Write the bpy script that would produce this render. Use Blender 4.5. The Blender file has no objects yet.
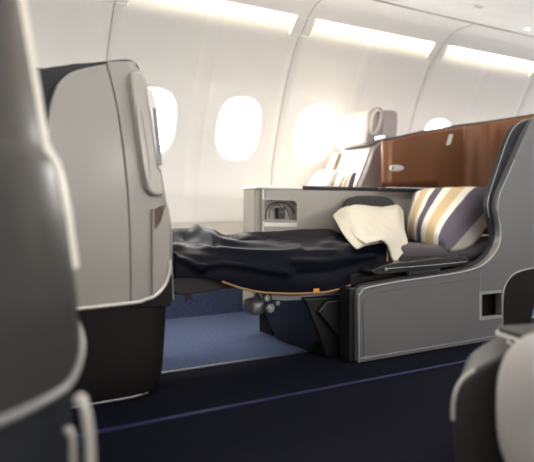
import bpy, bmesh, math, random
from mathutils import Vector, noise
random.seed(4)
S = bpy.context.scene
COL = S.collection
F = 593.0; TH = math.radians(30.7); CS, SN = math.cos(TH), math.sin(TH); EYE = 0.62; HOR = 208.0

# ---- measuring helpers: where a point of the photograph stands on a vertical plane of the cabin
def P(px, py, Y):
    u = px - 267.0
    X = Y*(u*CS + F*SN)/(F*CS - u*SN)
    d = X*SN + Y*CS
    return Vector((X, Y, EYE + (HOR - py)*d/F))
def Pd(px, py, d):
    l = (px - 267.0)/F*d
    return Vector((l*CS + d*SN, -l*SN + d*CS, EYE + (HOR - py)*d/F))
def XZ(pts, Y): return [(P(a, b, Y).x, P(a, b, Y).z) for a, b in pts]

def cat(pts, n=6, closed=False):
    pts = [Vector(p) for p in pts]; out = []
    N = len(pts); R = range(N if closed else N-1)
    for i in R:
        if closed: a, b, c, d = pts[i-1], pts[i], pts[(i+1) % N], pts[(i+2) % N]
        else: a, b, c, d = pts[max(i-1, 0)], pts[i], pts[i+1], pts[min(i+2, N-1)]
        for k in range(n):
            t = k/n
            out.append(0.5*((2*b) + (c-a)*t + (2*a-5*b+4*c-d)*t*t + (3*b-a-3*c+d)*t**3))
    if not closed: out.append(pts[-1].copy())
    return out

# ---- materials
MATS = {}
def mat(name, col, rough=0.5, metal=0.0, bump=0.0, bscale=200.0, var=0.0, vscale=8.0, sheen=0.0, spec=0.5, coat=0.0, stretch=None):
    m = bpy.data.materials.new(name); m.use_nodes = True; MATS[name] = m
    nt = m.node_tree; b = nt.nodes['Principled BSDF']
    b.inputs['Base Color'].default_value = (*col, 1); b.inputs['Roughness'].default_value = rough
    b.inputs['Metallic'].default_value = metal; b.inputs['Specular IOR Level'].default_value = spec
    if sheen: b.inputs['Sheen Weight'].default_value = sheen; b.inputs['Sheen Roughness'].default_value = 0.4
    if coat: b.inputs['Coat Weight'].default_value = coat; b.inputs['Coat Roughness'].default_value = 0.15
    tc = nt.nodes.new('ShaderNodeTexCoord'); src = tc.outputs['Object']
    if stretch:
        mp = nt.nodes.new('ShaderNodeMapping'); mp.inputs['Scale'].default_value = stretch
        nt.links.new(src, mp.inputs['Vector']); src = mp.outputs['Vector']
    if bump:
        n = nt.nodes.new('ShaderNodeTexNoise'); n.inputs['Scale'].default_value = bscale; n.inputs['Detail'].default_value = 3
        nt.links.new(src, n.inputs['Vector'])
        bp = nt.nodes.new('ShaderNodeBump'); bp.inputs['Strength'].default_value = bump; bp.inputs['Distance'].default_value = 0.002
        nt.links.new(n.outputs['Fac'], bp.inputs['Height']); nt.links.new(bp.outputs['Normal'], b.inputs['Normal'])
    if var:
        n2 = nt.nodes.new('ShaderNodeTexNoise'); n2.inputs['Scale'].default_value = vscale; n2.inputs['Detail'].default_value = 4
        nt.links.new(src, n2.inputs['Vector'])
        cr = nt.nodes.new('ShaderNodeValToRGB')
        cr.color_ramp.elements[0].position = 0.3; cr.color_ramp.elements[1].position = 0.7
        cr.color_ramp.elements[0].color = (*[c*(1-var) for c in col], 1); cr.color_ramp.elements[1].color = (*[min(1, c*(1+var)) for c in col], 1)
        nt.links.new(n2.outputs['Fac'], cr.inputs['Fac']); nt.links.new(cr.outputs['Color'], b.inputs['Base Color'])
    return m
def emis(name, col, st):
    m = bpy.data.materials.new(name); m.use_nodes = True; nt = m.node_tree; nt.nodes.clear()
    e = nt.nodes.new('ShaderNodeEmission'); e.inputs['Color'].default_value = (*col, 1); e.inputs['Strength'].default_value = st
    o = nt.nodes.new('ShaderNodeOutputMaterial'); nt.links.new(e.outputs[0], o.inputs[0]); return m

WALL = mat('wall_plastic', (0.87, 0.855, 0.825), 0.5, bump=0.05, bscale=400, var=0.015, vscale=3)
WALL2 = mat('lower_wall_plastic', (0.70, 0.67, 0.60), 0.5)
FASCIA = mat('fascia_plastic', (0.90, 0.885, 0.86), 0.45, bump=0.04, bscale=400)
CEIL = mat('ceiling_plastic', (0.86, 0.845, 0.81), 0.5, var=0.03, vscale=5, stretch=(0.3, 4, 1))
GASKET = mat('joint_gasket', (0.30, 0.29, 0.28), 0.7)
BLACKGAP = mat('black_rubber', (0.010, 0.010, 0.011), 0.6)
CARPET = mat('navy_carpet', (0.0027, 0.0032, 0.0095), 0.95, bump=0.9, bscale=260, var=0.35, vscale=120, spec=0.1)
CARPET_LIT = mat('lit_blue_carpet', (0.072, 0.095, 0.175), 0.95, bump=0.9, bscale=260, var=0.25, vscale=90, spec=0.1)  # carpet beyond the track, light falling there put into its colour
STRIP = mat('violet_guide_strip', (0.014, 0.012, 0.075), 0.4, spec=0.5)
TRACK = mat('dull_track_metal', (0.16, 0.16, 0.18), 0.4, metal=0.8)
HOUS = mat('pale_housing', (0.42, 0.395, 0.36), 0.3, coat=0.3)
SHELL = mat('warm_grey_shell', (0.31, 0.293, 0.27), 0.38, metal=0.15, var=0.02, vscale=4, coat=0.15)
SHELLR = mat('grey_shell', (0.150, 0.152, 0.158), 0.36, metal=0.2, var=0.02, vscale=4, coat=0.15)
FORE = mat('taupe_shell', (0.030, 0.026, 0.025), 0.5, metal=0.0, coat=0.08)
LIGHTTRIM = mat('pale_trim', (0.62, 0.60, 0.55), 0.3, metal=0.3)
DARK = mat('dark_base_plastic', (0.009, 0.008, 0.008), 0.5, spec=0.2)
CHAR = mat('charcoal_plastic', (0.020, 0.022, 0.027), 0.5, bump=0.1, bscale=500, spec=0.3)
BLACK = mat('black_plastic', (0.008, 0.008, 0.009), 0.35)
BROWN = mat('copper_brown_panel', (0.185, 0.078, 0.036), 0.36, metal=0.3, var=0.06, vscale=6)
SILVER = mat('silver_metal', (0.60, 0.60, 0.60), 0.28, metal=0.9)
BRIGHT = mat('cream_highlight', (0.88, 0.85, 0.76), 0.4)  # pale cream standing for window light on the nearest shell edge
EDGET = mat('satin_edge', (0.36, 0.36, 0.36), 0.35, metal=0.4)
MECH = mat('mechanism_grey', (0.25, 0.255, 0.26), 0.4, metal=0.5)
SEATF = mat('plum_grey_seat_fabric', (0.05, 0.044, 0.055), 0.8, bump=0.3, bscale=500, sheen=0.1)
FOOTF = mat('dark_grey_fabric', (0.035, 0.033, 0.035), 0.85, bump=0.3, bscale=400)
NAVY = mat('navy_blanket_wool', (0.0032, 0.0038, 0.0095), 0.5, bump=0.12, bscale=600, spec=0.07)
CREAM = mat('cream_lining', (0.62, 0.585, 0.49), 0.85, bump=0.35, bscale=350, stretch=(1, 4, 1))
PIPING = mat('tan_piping', (0.30, 0.155, 0.06), 0.7)
ORANGE = mat('orange_tag', (0.75, 0.30, 0.03), 0.6)
CREAMSEAT = mat('cream_leather', (0.52, 0.48, 0.43), 0.5, bump=0.1, bscale=300)
MAUVE = mat('mauve_grey_leather', (0.30, 0.26, 0.26), 0.5, bump=0.1, bscale=300)
TAN = mat('tan_leather', (0.42, 0.30, 0.18), 0.5)
PALEFAB = mat('pale_grey_fabric', (0.42, 0.395, 0.385), 0.95, bump=0.7, bscale=420, var=0.10, vscale=250, sheen=0.2)
ARMD = mat('armrest_dark', (0.026, 0.024, 0.024), 0.42, bump=0.08, bscale=500)
WHITE = mat('white_cotton', (0.62, 0.61, 0.59), 0.8, bump=0.2, bscale=300)
CONS = mat('console_warm_grey', (0.33, 0.305, 0.27), 0.4, metal=0.1)
GREYBACK = mat('beige_grey_cotton', (0.36, 0.335, 0.30), 0.85, bump=0.3, bscale=300)
OPENBR = mat('pocket_brown', (0.12, 0.05, 0.025), 0.5)
COVE = emis('cove_lamp_warm', (1.0, 0.84, 0.60), 22)
SPOT = emis('reading_lamp_lens', (1.0, 0.96, 0.9), 6)

# ---- object helpers
def tag(o, label=None, cat_=None, group=None, kind=None):
    if label: o['label'] = label
    if cat_: o['category'] = cat_
    if group: o['group'] = group
    if kind: o['kind'] = kind
    return o
def empty(name, loc=(0, 0, 0)):
    o = bpy.data.objects.new(name, None); o.location = loc; o.empty_display_size = 0.1; COL.objects.link(o); return o
def obj(name, verts, faces, m, parent=None, bevel=0, seg=3, smooth=True, angle=35, solid=0, sub=0, mats=None, fm=None):
    me = bpy.data.meshes.new(name); me.from_pydata([tuple(v) for v in verts], [], faces)
    bm = bmesh.new(); bm.from_mesh(me)
    bmesh.ops.recalc_face_normals(bm, faces=bm.faces); bm.to_mesh(me); bm.free()
    for k in (mats or [m]): me.materials.append(k)
    if fm:
        for i, p in enumerate(me.polygons): p.material_index = fm[i]
    if smooth:
        for p in me.polygons: p.use_smooth = True
        me.set_sharp_from_angle(angle=math.radians(angle))
    o = bpy.data.objects.new(name, me); COL.objects.link(o)
    if parent is not None:
        o.parent = parent; o.location = -parent.location if parent.parent is None else (0, 0, 0)
        if parent.parent is not None: o.location = (0, 0, 0)
    if solid:
        s = o.modifiers.new('solid', 'SOLIDIFY'); s.thickness = solid; s.offset = -1
    if bevel:
        b = o.modifiers.new('bevel', 'BEVEL'); b.width = bevel; b.segments = seg; b.limit_method = 'ANGLE'; b.angle_limit = math.radians(50); b.harden_normals = True
    if sub:
        s = o.modifiers.new('sub', 'SUBSURF'); s.levels = sub; s.render_levels = sub
    return o
def prism(name, poly, Y0, Y1, m, parent=None, **k):      # polygon in X-Z, thickness along Y
    n = len(poly)
    v = [(x, Y0, z) for x, z in poly] + [(x, Y1, z) for x, z in poly]
    f = [list(range(n)), list(range(2*n-1, n-1, -1))] + [[i, (i+1) % n, n+(i+1) % n, n+i] for i in range(n)]
    return obj(name, v, f, m, parent, **k)
def prismZ(name, poly, z0, z1, m, parent=None, **k):      # polygon in X-Y, thickness along Z
    n = len(poly)
    v = [(x, y, z0) for x, y in poly] + [(x, y, z1) for x, y in poly]
    f = [list(range(n)), list(range(2*n-1, n-1, -1))] + [[i, (i+1) % n, n+(i+1) % n, n+i] for i in range(n)]
    return obj(name, v, f, m, parent, **k)
def box(name, x0, x1, y0, y1, z0, z1, m, parent=None, **k):
    return prism(name, [(x0, z0), (x1, z0), (x1, z1), (x0, z1)], y0, y1, m, parent, **k)
def tube_geo(pts, r, seg=10, caps=True):
    V, Fc = [], []; pts = [Vector(p) for p in pts]; n = len(pts)
    up = Vector((0.123, 0.3, 1)).normalized()
    for i, p in enumerate(pts):
        t = (pts[min(i+1, n-1)] - pts[max(i-1, 0)]).normalized()
        a = t.cross(up).normalized(); b = t.cross(a).normalized()
        rr = r[i] if isinstance(r, (list, tuple)) else r
        for k in range(seg):
            an = 2*math.pi*k/seg; V.append(p + a*math.cos(an)*rr + b*math.sin(an)*rr)
    for i in range(n-1):
        for k in range(seg):
            Fc.append([i*seg+k, i*seg+(k+1) % seg, (i+1)*seg+(k+1) % seg, (i+1)*seg+k])
    if caps: Fc.append(list(range(seg))); Fc.append([(n-1)*seg+k for k in range(seg)][::-1])
    return V, Fc
def tube(name, pts, r, m, parent=None, seg=10, **k):
    V, Fc = tube_geo(pts, r, seg); return obj(name, V, Fc, m, parent, **k)
def discY(name, c, r, t, m, parent=None, **k):
    return prism(name, [(c[0]+r*math.cos(a*math.pi/16), c[2]+r*math.sin(a*math.pi/16)) for a in range(32)], c[1]-t/2, c[1]+t/2, m, parent, **k)
def loft(name, rings, m, parent=None, closed=True, capb=True, capt=True, out=None, **k):
    n = len(rings[0]); V = [v for r in rings for v in r]; Fc = []
    for i in range(len(rings)-1):
        for j in range(n if closed else n-1):
            Fc.append([i*n+j, i*n+(j+1) % n, (i+1)*n+(j+1) % n, (i+1)*n+j])
    if closed and capb: Fc.append(list(range(n))[::-1])
    if closed and capt: Fc.append([(len(rings)-1)*n+j for j in range(n)])
    o = obj(name, V, Fc, m, parent, **k)
    if out is not None and o.data.polygons[0].normal.dot(Vector(out)) < 0: o.data.flip_normals()
    return o
def net(ctrl, nu=8, nv=8):                              # Catmull-Rom surface through a control net
    rows = [cat(r, nu) for r in ctrl]
    cols = [cat([r[j] for r in rows], nv) for j in range(len(rows[0]))]
    nr, nc = len(cols[0]), len(cols)
    V = [cols[j][i] for i in range(nr) for j in range(nc)]
    Fc = [[i*nc+j, i*nc+j+1, (i+1)*nc+j+1, (i+1)*nc+j] for i in range(nr-1) for j in range(nc-1)]
    return V, Fc, nr, nc
def superell(c, r, e=2.6, n=40, m_=24, rot=None):
    V = []; Fc = []
    sp = lambda x: math.copysign(abs(x)**(2/e), x)
    for i in range(m_+1):
        ph = -math.pi/2 + math.pi*i/m_
        for j in range(n):
            a = 2*math.pi*j/n
            p = Vector((r[0]*sp(math.cos(ph))*sp(math.cos(a)), r[1]*sp(math.cos(ph))*sp(math.sin(a)), r[2]*sp(math.sin(ph))))
            if rot: p = rot @ p
            V.append(Vector(c)+p)
    for i in range(m_):
        for j in range(n): Fc.append([i*n+j, i*n+(j+1) % n, (i+1)*n+(j+1) % n, (i+1)*n+j])
    return V, Fc
def cut(o, cutters):
    for c in cutters:
        md = o.modifiers.new('cut', 'BOOLEAN'); md.object = c; md.operation = 'DIFFERENCE'; md.solver = 'EXACT'
        o.modifiers.move(len(o.modifiers)-1, 0)
    bpy.context.view_layer.update()
    dg = bpy.context.evaluated_depsgraph_get()
    # keep the bevel: bake only the cuts
    keep = [(m_.name) for m_ in o.modifiers if m_.type == 'BEVEL']
    st = [(m_.width, m_.segments) for m_ in o.modifiers if m_.type == 'BEVEL']
    for nme in keep: o.modifiers.remove(o.modifiers[nme])
    dg.update(); me = bpy.data.meshes.new_from_object(o.evaluated_get(dg))
    o.modifiers.clear(); o.data = me
    for w, s_ in st:
        b = o.modifiers.new('bevel', 'BEVEL'); b.width = w; b.segments = s_; b.limit_method = 'ANGLE'; b.angle_limit = math.radians(50); b.harden_normals = True
    for p in me.polygons: p.use_smooth = True
    me.set_sharp_from_angle(angle=math.radians(35))
    for c in cutters: bpy.data.objects.remove(c)

X0, X1 = -2.9, 6.3
FARW = 7.5
# =====================================================================  THE CABIN
prof = cat([(3.12, 0.26), (3.122, 0.54), (3.12, 0.66), (3.10, 0.834), (3.068, 0.97), (3.03, 1.09), (2.99, 1.205), (2.95, 1.32), (2.868, 1.49), (2.812, 1.58), (2.785, 1.64), (2.768, 1.70), (2.764, 1.80)], 8)
def wy(z):
    for a, b in zip(prof, prof[1:]):
        if a.y <= z <= b.y: return a.x + (b.x-a.x)*(z-a.y)/(b.y-a.y)
    return prof[-1].x if z > 1 else prof[0].x
def wp(X, z, d=0.0):
    s = (wy(z+0.01)-wy(z-0.01))/0.02; n = Vector((0, 1, -s)).normalized()   # outward
    p = Vector((X, wy(z), z)); return p + n*d
WX = [1.085 + 0.53*k for k in range(-7, 10)]
JX = [1.88 + 1.06*k for k in range(-4, 5)]
def groove(X):                                          # shallow dips down the panel joints and panel middles
    d = 0
    for j in JX:
        t = abs(X-j); d += 0.012*max(0, 1-t/0.05)**2
        t = abs(X-j-0.53); d += 0.003*max(0, 1-(t/0.045)**2)
    return d
V, Fc = [], []
def grid(xs, zs, back=0.0):
    b = len(V); n = len(xs)
    for z in zs:
        for x in xs: V.append(wp(x, z, groove(x)+back))
    for i in range(len(zs)-1):
        for j in range(n-1): Fc.append([b+i*n+j, b+i*n+j+1, b+(i+1)*n+j+1, b+(i+1)*n+j])
def lin(a, b, n): return [a+(b-a)*i/n for i in range(n+1)]
Z0, Z1 = 0.86, 1.32
HW = 0.205
ec = lambda x, e: math.copysign(abs(x)**(2/e), x)
def contour(cx, a, b, n=64, e=2.7, zc=1.08):
    return [(cx+a*ec(math.cos(2*math.pi*k/n), e), zc+b*ec(math.sin(2*math.pi*k/n), e)) for k in range(n)]
allx = []
for i, cx in enumerate(WX):
    # the polar cell around one window opening
    n = 64; rings = []
    c0 = contour(cx, 0.140, 0.174)
    rect = []
    for k in range(n):
        a = 2*math.pi*k/n; x, z = math.cos(a), math.sin(a); s = 1/max(abs(x), abs(z))
        rect.append((cx+HW*x*s, 1.09+0.23*z*s))
    for t in (0, 0.12, 0.3, 0.5, 0.75, 1):
        rings.append([wp(p[0]+(q[0]-p[0])*t, p[1]+(q[1]-p[1])*t, 0.004*(1-min(1, t/0.3))**2) for p, q in zip(c0, rect)])
    b = len(V)
    for r in rings: V.extend(r)
    for r in range(len(rings)-1):
        for k in range(n): Fc.append([b+r*n+k, b+r*n+(k+1) % n, b+(r+1)*n+(k+1) % n, b+(r+1)*n+k])
    # strip to the next window
    if i < len(WX)-1: grid([cx+HW-0.006]+lin(cx+HW, WX[i+1]-HW, 30)+[WX[i+1]-HW+0.006], lin(Z0-0.003, Z1+0.003, 16), 0.0012)
xs = []
for i, cx in enumerate(WX):
    xs += lin(cx-HW, cx+HW, 4)
    if i < len(WX)-1: xs += lin(cx+HW, WX[i+1]-HW, 30)[1:-1]
grid(xs, lin(0.54, Z0+0.006, 12), 0.0006); grid(xs, lin(Z1-0.006, 1.80, 24), 0.0006)
w = obj('wall_left', V, Fc, WALL, angle=50); tag(w, kind='structure')
# lower wall: set-back panel and carpeted kick panel
o = box('trim_1', X0, X1, 3.126, 3.15, 0.26, 0.60, WALL2); tag(o, kind='structure')
o = box('baseboard_left', X0, X1, 3.118, 3.15, 0.0, 0.26, CARPET_LIT, bevel=0.004); tag(o, kind='structure')
# vertical gaskets in the joints, following the wall up to the bin
for i, j in enumerate(JX):
    pts = [wp(j, z, 0.010) for z in lin(0.56, 1.595, 26)] 
    o = tube('trim_%d' % (i+2), pts, 0.0015, GASKET, seg=6); tag(o, kind='structure')
# windows: reveal ring, inner bezel, pane
PANE = bpy.data.materials.new('window_acrylic'); PANE.use_nodes = True
nt = PANE.node_tree; nt.nodes.clear()
tr = nt.nodes.new('ShaderNodeBsdfTransparent'); gl = nt.nodes.new('ShaderNodeBsdfGlossy'); gl.inputs['Roughness'].default_value = 0.05
mx = nt.nodes.new('ShaderNodeMixShader'); mx.inputs[0].default_value = 0.05; oo = nt.nodes.new('ShaderNodeOutputMaterial')
nt.links.new(tr.outputs[0], mx.inputs[1]); nt.links.new(gl.outputs[0], mx.inputs[2]); nt.links.new(mx.outputs[0], oo.inputs[0])
for i, cx in enumerate(WX):
    rings = []
    for a, b, d in ((0.141, 0.175, 0.003), (0.136, 0.170, 0.006), (0.129, 0.162, 0.012), (0.125, 0.158, 0.022), (0.122, 0.154, 0.034), (0.112, 0.143, 0.036), (0.112, 0.143, 0.050)):
        rings.append([wp(x, z, d) for x, z in contour(cx, a, b)])
    o = loft('window_%d' % (i+1), rings, WALL, closed=True, capb=False, capt=False, angle=60); tag(o, kind='structure')
    c = contour(cx, 0.114, 0.145); p = [wp(x, z, 0.055) for x, z in c]
    p2 = [wp(x, z, 0.059) for x, z in c]
    loft('pane', [p, p2], PANE, o)
    L = bpy.data.lights.new('daylight_window', 'AREA'); L.shape = 'RECTANGLE'; L.size = 0.24; L.size_y = 0.30; L.cycles.is_portal = True
    lo = bpy.data.objects.new('daylight_window', L); COL.objects.link(lo); q = wp(cx, 1.08, 0.075); lo.location = q
    lo.rotation_euler = (math.radians(-90-16), 0, 0)
    lo.rotation_euler = Vector((0, -1, -0.29)).to_track_quat('-Z', 'Y').to_euler()
# outer skin behind the cove so no sky leaks in
# fascia (lower lip of the bins), with pockets for the cove lamps
fp = [(2.722, 1.680), (2.700, 1.695), (2.665, 1.718), (2.62, 1.738), (2.56, 1.745), (2.472, 1.745)]
fpc = cat(fp, 5)
top = [(2.472, 1.80), (2.729, 1.80), (2.729, 1.70), (2.726, 1.685)]
ring = [(p.x, p.y) for p in fpc] + top
o = loft('trim_20', [[(X, y, z) for y, z in ring] for X in (X0, X1)], FASCIA, angle=30); tag(o, kind='structure')
# ribs that close the pockets at each panel joint
n_tr = 21
for j in JX:
    poly = cat([(2.7215, 1.681), (2.729, 1.668), (2.745, 1.65), (2.776, 1.618), (2.80, 1.594)], 5)
    ring = [(p.x, p.y) for p in poly] + [(2.82, 1.60), (2.80, 1.66), (2.78, 1.79), (2.73, 1.79)]
    o = loft('trim_%d' % n_tr, [[(X, y, z) for y, z in ring] for X in (j-0.070, j+0.062)], WALL, angle=30, bevel=0.006); tag(o, kind='structure'); n_tr += 1
    # line of the joint carried over rib and fascia
    pts = [(j, p.x-0.0008, p.y-0.0012) for p in reversed(poly)][:-1] + [(j, p.x-0.0005, p.y-0.0015) for p in fpc]
    o = tube('trim_%d' % n_tr, pts, 0.0015, GASKET, seg=6); tag(o, kind='structure'); n_tr += 1
o = box('trim_%d' % n_tr, X0, X1, 2.445, 2.472, 1.752, 1.79, BLACKGAP); tag(o, kind='structure'); n_tr += 1
# cove lamps, one in each pocket
for i, j in enumerate(JX[:-1]):
    x0, x1 = j+0.075, j+1.06-0.085
    o = box('cove_lamp', x0, x1, 2.732, 2.761, 1.715, 1.723, COVE)
    tag(o, ['warm cove strip lamp at the very front end of the cabin', 'warm cove strip lamp behind the nearest shell, second from the front', 'warm cove strip lamp above the grey shell at the far left',
            'long warm cove strip lamp above the two leftmost windows', 'warm cove strip lamp above the upright window seat', 'warm cove strip lamp at the upper right, above the brown privacy wing',
            'warm cove strip lamp next aft of the upper right corner', 'warm cove strip lamp at the rear end of the cabin'][i], 'lamp', 'cove strip lamps along the window wall')
# bins and ceiling
cp = [(2.447, 1.742), (1.85, 1.745), (1.74, 1.78), (1.68, 1.90), (1.62, 2.08), (1.55, 2.14), (0.9, 2.16), (-0.4, 2.16), (-1.4, 2.10), (-2.0, 1.8), (-2.1, 1.7)]
rr = cp + [(-2.1, 2.25), (2.87, 2.25), (2.87, 1.795), (2.447, 1.795)]
o = loft('ceiling', [[(X, y, z) for y, z in rr] for X in (X0, X1)], CEIL, angle=30); tag(o, kind='structure')
# reading lamps and small service panel fittings in the bin underside
for (px, py) in ((528, 28),):
    d = 0; q = Pd(px, py, 1.124*F/(HOR-py))
    for dx in (0,):
        r = empty('reading_lamp', (q.x+dx, q.y, 1.744))
        lab = 'small lit reading lamp in the ceiling near the upper right corner'
        tag(r, lab, 'lamp', None)
        c = [(q.x+dx+0.030*math.cos(a*math.pi/12), q.y+0.030*math.sin(a*math.pi/12)) for a in range(24)]
        prismZ('lamp_ring', c, 1.738, 1.746, CEIL, r, bevel=0.002)
        c = [(q.x+dx+0.013*math.cos(a*math.pi/12), q.y+0.013*math.sin(a*math.pi/12)) for a in range(24)]
        prismZ('lens', c, 1.735, 1.7395, SPOT, r)
q = Pd(478, 6, 1.124*F/(HOR-6))
r = empty('service_latch', (q.x, q.y, 1.744)); tag(r, 'small recessed grey latch in the ceiling at the top edge', 'latch')
box('plate', q.x-0.045, q.x+0.045, q.y-0.012, q.y+0.012, 1.737, 1.745, CEIL, r, bevel=0.003)
box('slot', q.x-0.025, q.x+0.025, q.y-0.004, q.y+0.004, 1.7355, 1.7375, GASKET, r)
# floor
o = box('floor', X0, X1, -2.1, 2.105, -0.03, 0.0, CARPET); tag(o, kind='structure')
o = box('floor_2', X0, X1, 2.125, 3.15, -0.03, 0.001, CARPET_LIT); tag(o, kind='structure'); 
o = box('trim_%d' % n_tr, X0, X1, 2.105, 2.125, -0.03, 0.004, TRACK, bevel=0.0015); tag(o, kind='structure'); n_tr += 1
o = box('trim_%d' % n_tr, X0, X1, 1.642, 1.658, -0.004, 0.003, STRIP, bevel=0.001); tag(o, kind='structure'); n_tr += 1
# far side and ends of the cabin
o = box('wall_right', X0, X1, -2.14, -2.1, -0.03, 2.2, WALL); tag(o, kind='structure')
RX_ = [-1.83 + 0.9*k for k in range(9)]
for i, cx in enumerate(RX_):                             # unseen far-side window frames, added with fill lamps to brighten the fascia
    rings = []
    for a, b, y in ((0.175, 0.215, -2.095), (0.160, 0.195, -2.088), (0.150, 0.183, -2.092), (0.140, 0.172, -2.098)):
        rings.append([Vector((x, y, z)) for x, z in contour(cx, a, b)])
    o = loft('window_%d' % (18+i), rings, WALL, closed=True, capb=False, capt=False, angle=60); tag(o, kind='structure')
    L = bpy.data.lights.new('far_side_fill', 'AREA'); L.shape = 'RECTANGLE'; L.size = 0.26; L.size_y = 0.34; L.energy = FARW; L.color = (1, 0.97, 0.93)  # fill lamp added in front of the solid far wall
    lo = bpy.data.objects.new('far_side_fill', L); COL.objects.link(lo); lo.location = (cx, -2.085, 1.09)
    lo.rotation_euler = Vector((0, 1, 0.12)).to_track_quat('-Z', 'Y').to_euler()
o = box('wall_front', X0-0.04, X0, -2.14, 3.15, -0.03, 2.25, WALL); tag(o, kind='structure')
o = box('wall_rear', X1, X1+0.04, -2.14, 3.15, -0.03, 2.25, WALL); tag(o, kind='structure')

# =====================================================================  AISLE SEAT SHELL, LEFT (row ahead)
Y = 1.85
rx = cat([(0.775, 0.31), (0.77, 0.42), (0.765, 0.56), (0.745, 0.66), (0.735, 0.72), (0.71, 0.86), (0.675, 1.0), (0.645, 1.07), (0.60, 1.105), (0.53, 1.118)], 4)
rx = [Vector((p.x-0.017, p.y)) for p in rx]
def RX(z):
    for a, b in zip(rx, rx[1:]):
        if a.y <= z <= b.y: return a.x+(b.x-a.x)*(z-a.y)/(b.y-a.y+1e-9)
    return rx[0].x if z < 0.4 else rx[-1].x
seam = [P(a, b, Y) for a, b in ((107, 63.5), (113, 85), (118.5, 112), (124, 150), (128, 190), (130.5, 235), (131, 270), (131, 303))]
def SX(z):
    for a, b in zip(seam, seam[1:]):
        if b.z <= z <= a.z: return a.x+(b.x-a.x)*(z-a.z)/(b.z-a.z)
    return seam[-1].x if z < 0.5 else seam[0].x
shell = empty('seat_shell', (0.5, 1.9, 0)); tag(shell, 'warm grey seat shell with dark base, standing at the foot of the bed', 'seat shell')
# rear wrap of the shell: side, rounded corner, rear face
rings = []
for k in [0, 0.05]+list(range(1, 29))+[28.95, 29]:
    z = 0.312 + (1.078-0.312)*k/29
    r_ = 0.055; xr = RX(z); xs_ = SX(z)+0.002
    ln = []
    for t in (0, 0.03, 0.3, 0.6, 1): ln.append((xs_+(xr-r_-xs_)*t, Y))
    for t in range(1, 9):
        a = math.pi/2*t/8; ln.append((xr-r_+r_*math.sin(a), Y+r_-r_*math.cos(a)))
    ln.append((xr, Y+0.3)); ln.append((xr, 2.44))
    for t in range(1, 7):
        a = math.pi/2*t/6; ln.append((xr-0.05+0.05*math.cos(a), 2.44+0.05*math.sin(a)))
    ln.append((0.40, 2.49))
    rings.append([(x, y, z+0.016*min(1, max(0, (x-xs_)/(xr-xs_)))*((z-0.312)/0.766)**3) for x, y in ln])
loft('rear_cowl', rings, SHELL, shell, closed=False, solid=0.03, angle=60, out=(0, -1, 0))
# flat side panel with curved front edge (the same curve as the seat behind it has)
DX = 2.07
gedge = [(534, 118.5), (524, 122), (516, 131), (509, 150), (503, 172), (498.5, 195), (498, 210), (500.5, 225), (500, 240), (494, 254), (482, 264), (466, 269.5), (440, 273.5)]
ge = [(P(a, b, Y).x, P(a, b, Y).z) for a, b in gedge]
gl_ = [(x-DX, z) for x, z in ge]
lt = [(p.x-0.002, p.z) for p in seam]
toppts = [(P(a, b, Y).x, P(a, b, Y).z) for a, b in ((104, 64.3), (92, 66.5), (80, 69.3), (70, 73), (62, 79), (56.5, 87), (53.5, 96), (50, 108))]
front = cat(toppts + gl_[4:], 3)
poly = [tuple(p) for p in front] + [(-0.55, 0.30), (-0.55, 0.06), (0.30, 0.06), (0.30, 0.312), (lt[-1][0], 0.312)] + lt[::-1][1:]
prism('side_panel', poly, Y, Y+0.035, SHELL, shell, bevel=0.004)
# dark liner, giving the shell its thick dark edge on top and in front
dtop = [(P(a, b, Y).x, P(a, b, Y).z) for a, b in ((143, 66), (139, 60.5), (130, 56.8), (110, 58.5), (90, 60.5), (78, 61), (66, 63), (46, 66), (36, 72))]
dfr = [(x-0.018, z) for x, z in gl_[4:]]
poly = [tuple(p) for p in cat(dtop+dfr, 3)] + [(-0.55, 0.28), (-0.55, 0.08), (0.60, 0.08), (0.60, 0.9)]
prism('liner', poly, Y+0.033, Y+0.085, CHAR, shell, bevel=0.004)
# cap along the top, running round to the rear
cap = [Vector((p[0], Y+0.045, p[1])) for p in cat(dtop[1:8], 3)]
# pale bead over the base, curling up at the rear corner
bp_ = [Vector((-0.5+t*0.16, Y-0.003, 0.310)) for t in range(6)] + [P(a, b, Y-0.014) for a, b in ((131, 303), (145, 299.5), (153, 297), (160, 291.5), (166, 283), (169.3, 272), (170, 260))]
tube('trim_bead', cat(bp_, 4), 0.006, LIGHTTRIM, shell)
# dark base
rings = []
for z, g in ((0.0, 0.05), (0.006, 0.035), (0.03, 0.022), (0.08, 0.012), (0.2, 0.004), (0.306, 0.0)):
    ln = [(-0.55, Y+0.02+g), (0.30, Y+0.012+g*0.3)]
    for t in range(9):
        a = math.pi/2*t/8; ln.append((0.655-g+0.09*math.sin(a), Y+0.012+g*0.3+0.09-0.09*math.cos(a)))
    ln += [(0.745-g, 2.2), (0.745-g, 2.47), (-0.55, 2.47)]
    rings.append([(x, y, z) for x, y in ln])
loft('base', rings, DARK, shell, angle=40)
tube('base_bead', [(-0.5, Y+0.024, 0.009), (0.3, Y+0.016, 0.009), (0.6, Y+0.018, 0.009), (0.66, Y+0.03, 0.012)], 0.0035, MECH, shell, seg=6)
cpx = [(131, 304.5), (145, 301), (153, 298.5), (160, 293), (166, 284.5), (169.5, 274), (172.5, 275), (173, 300), (170, 307), (131, 307)]
prism('base_corner', XZ(cpx, Y-0.006), Y-0.006, Y+0.3, DARK, shell, bevel=0.003)
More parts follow.
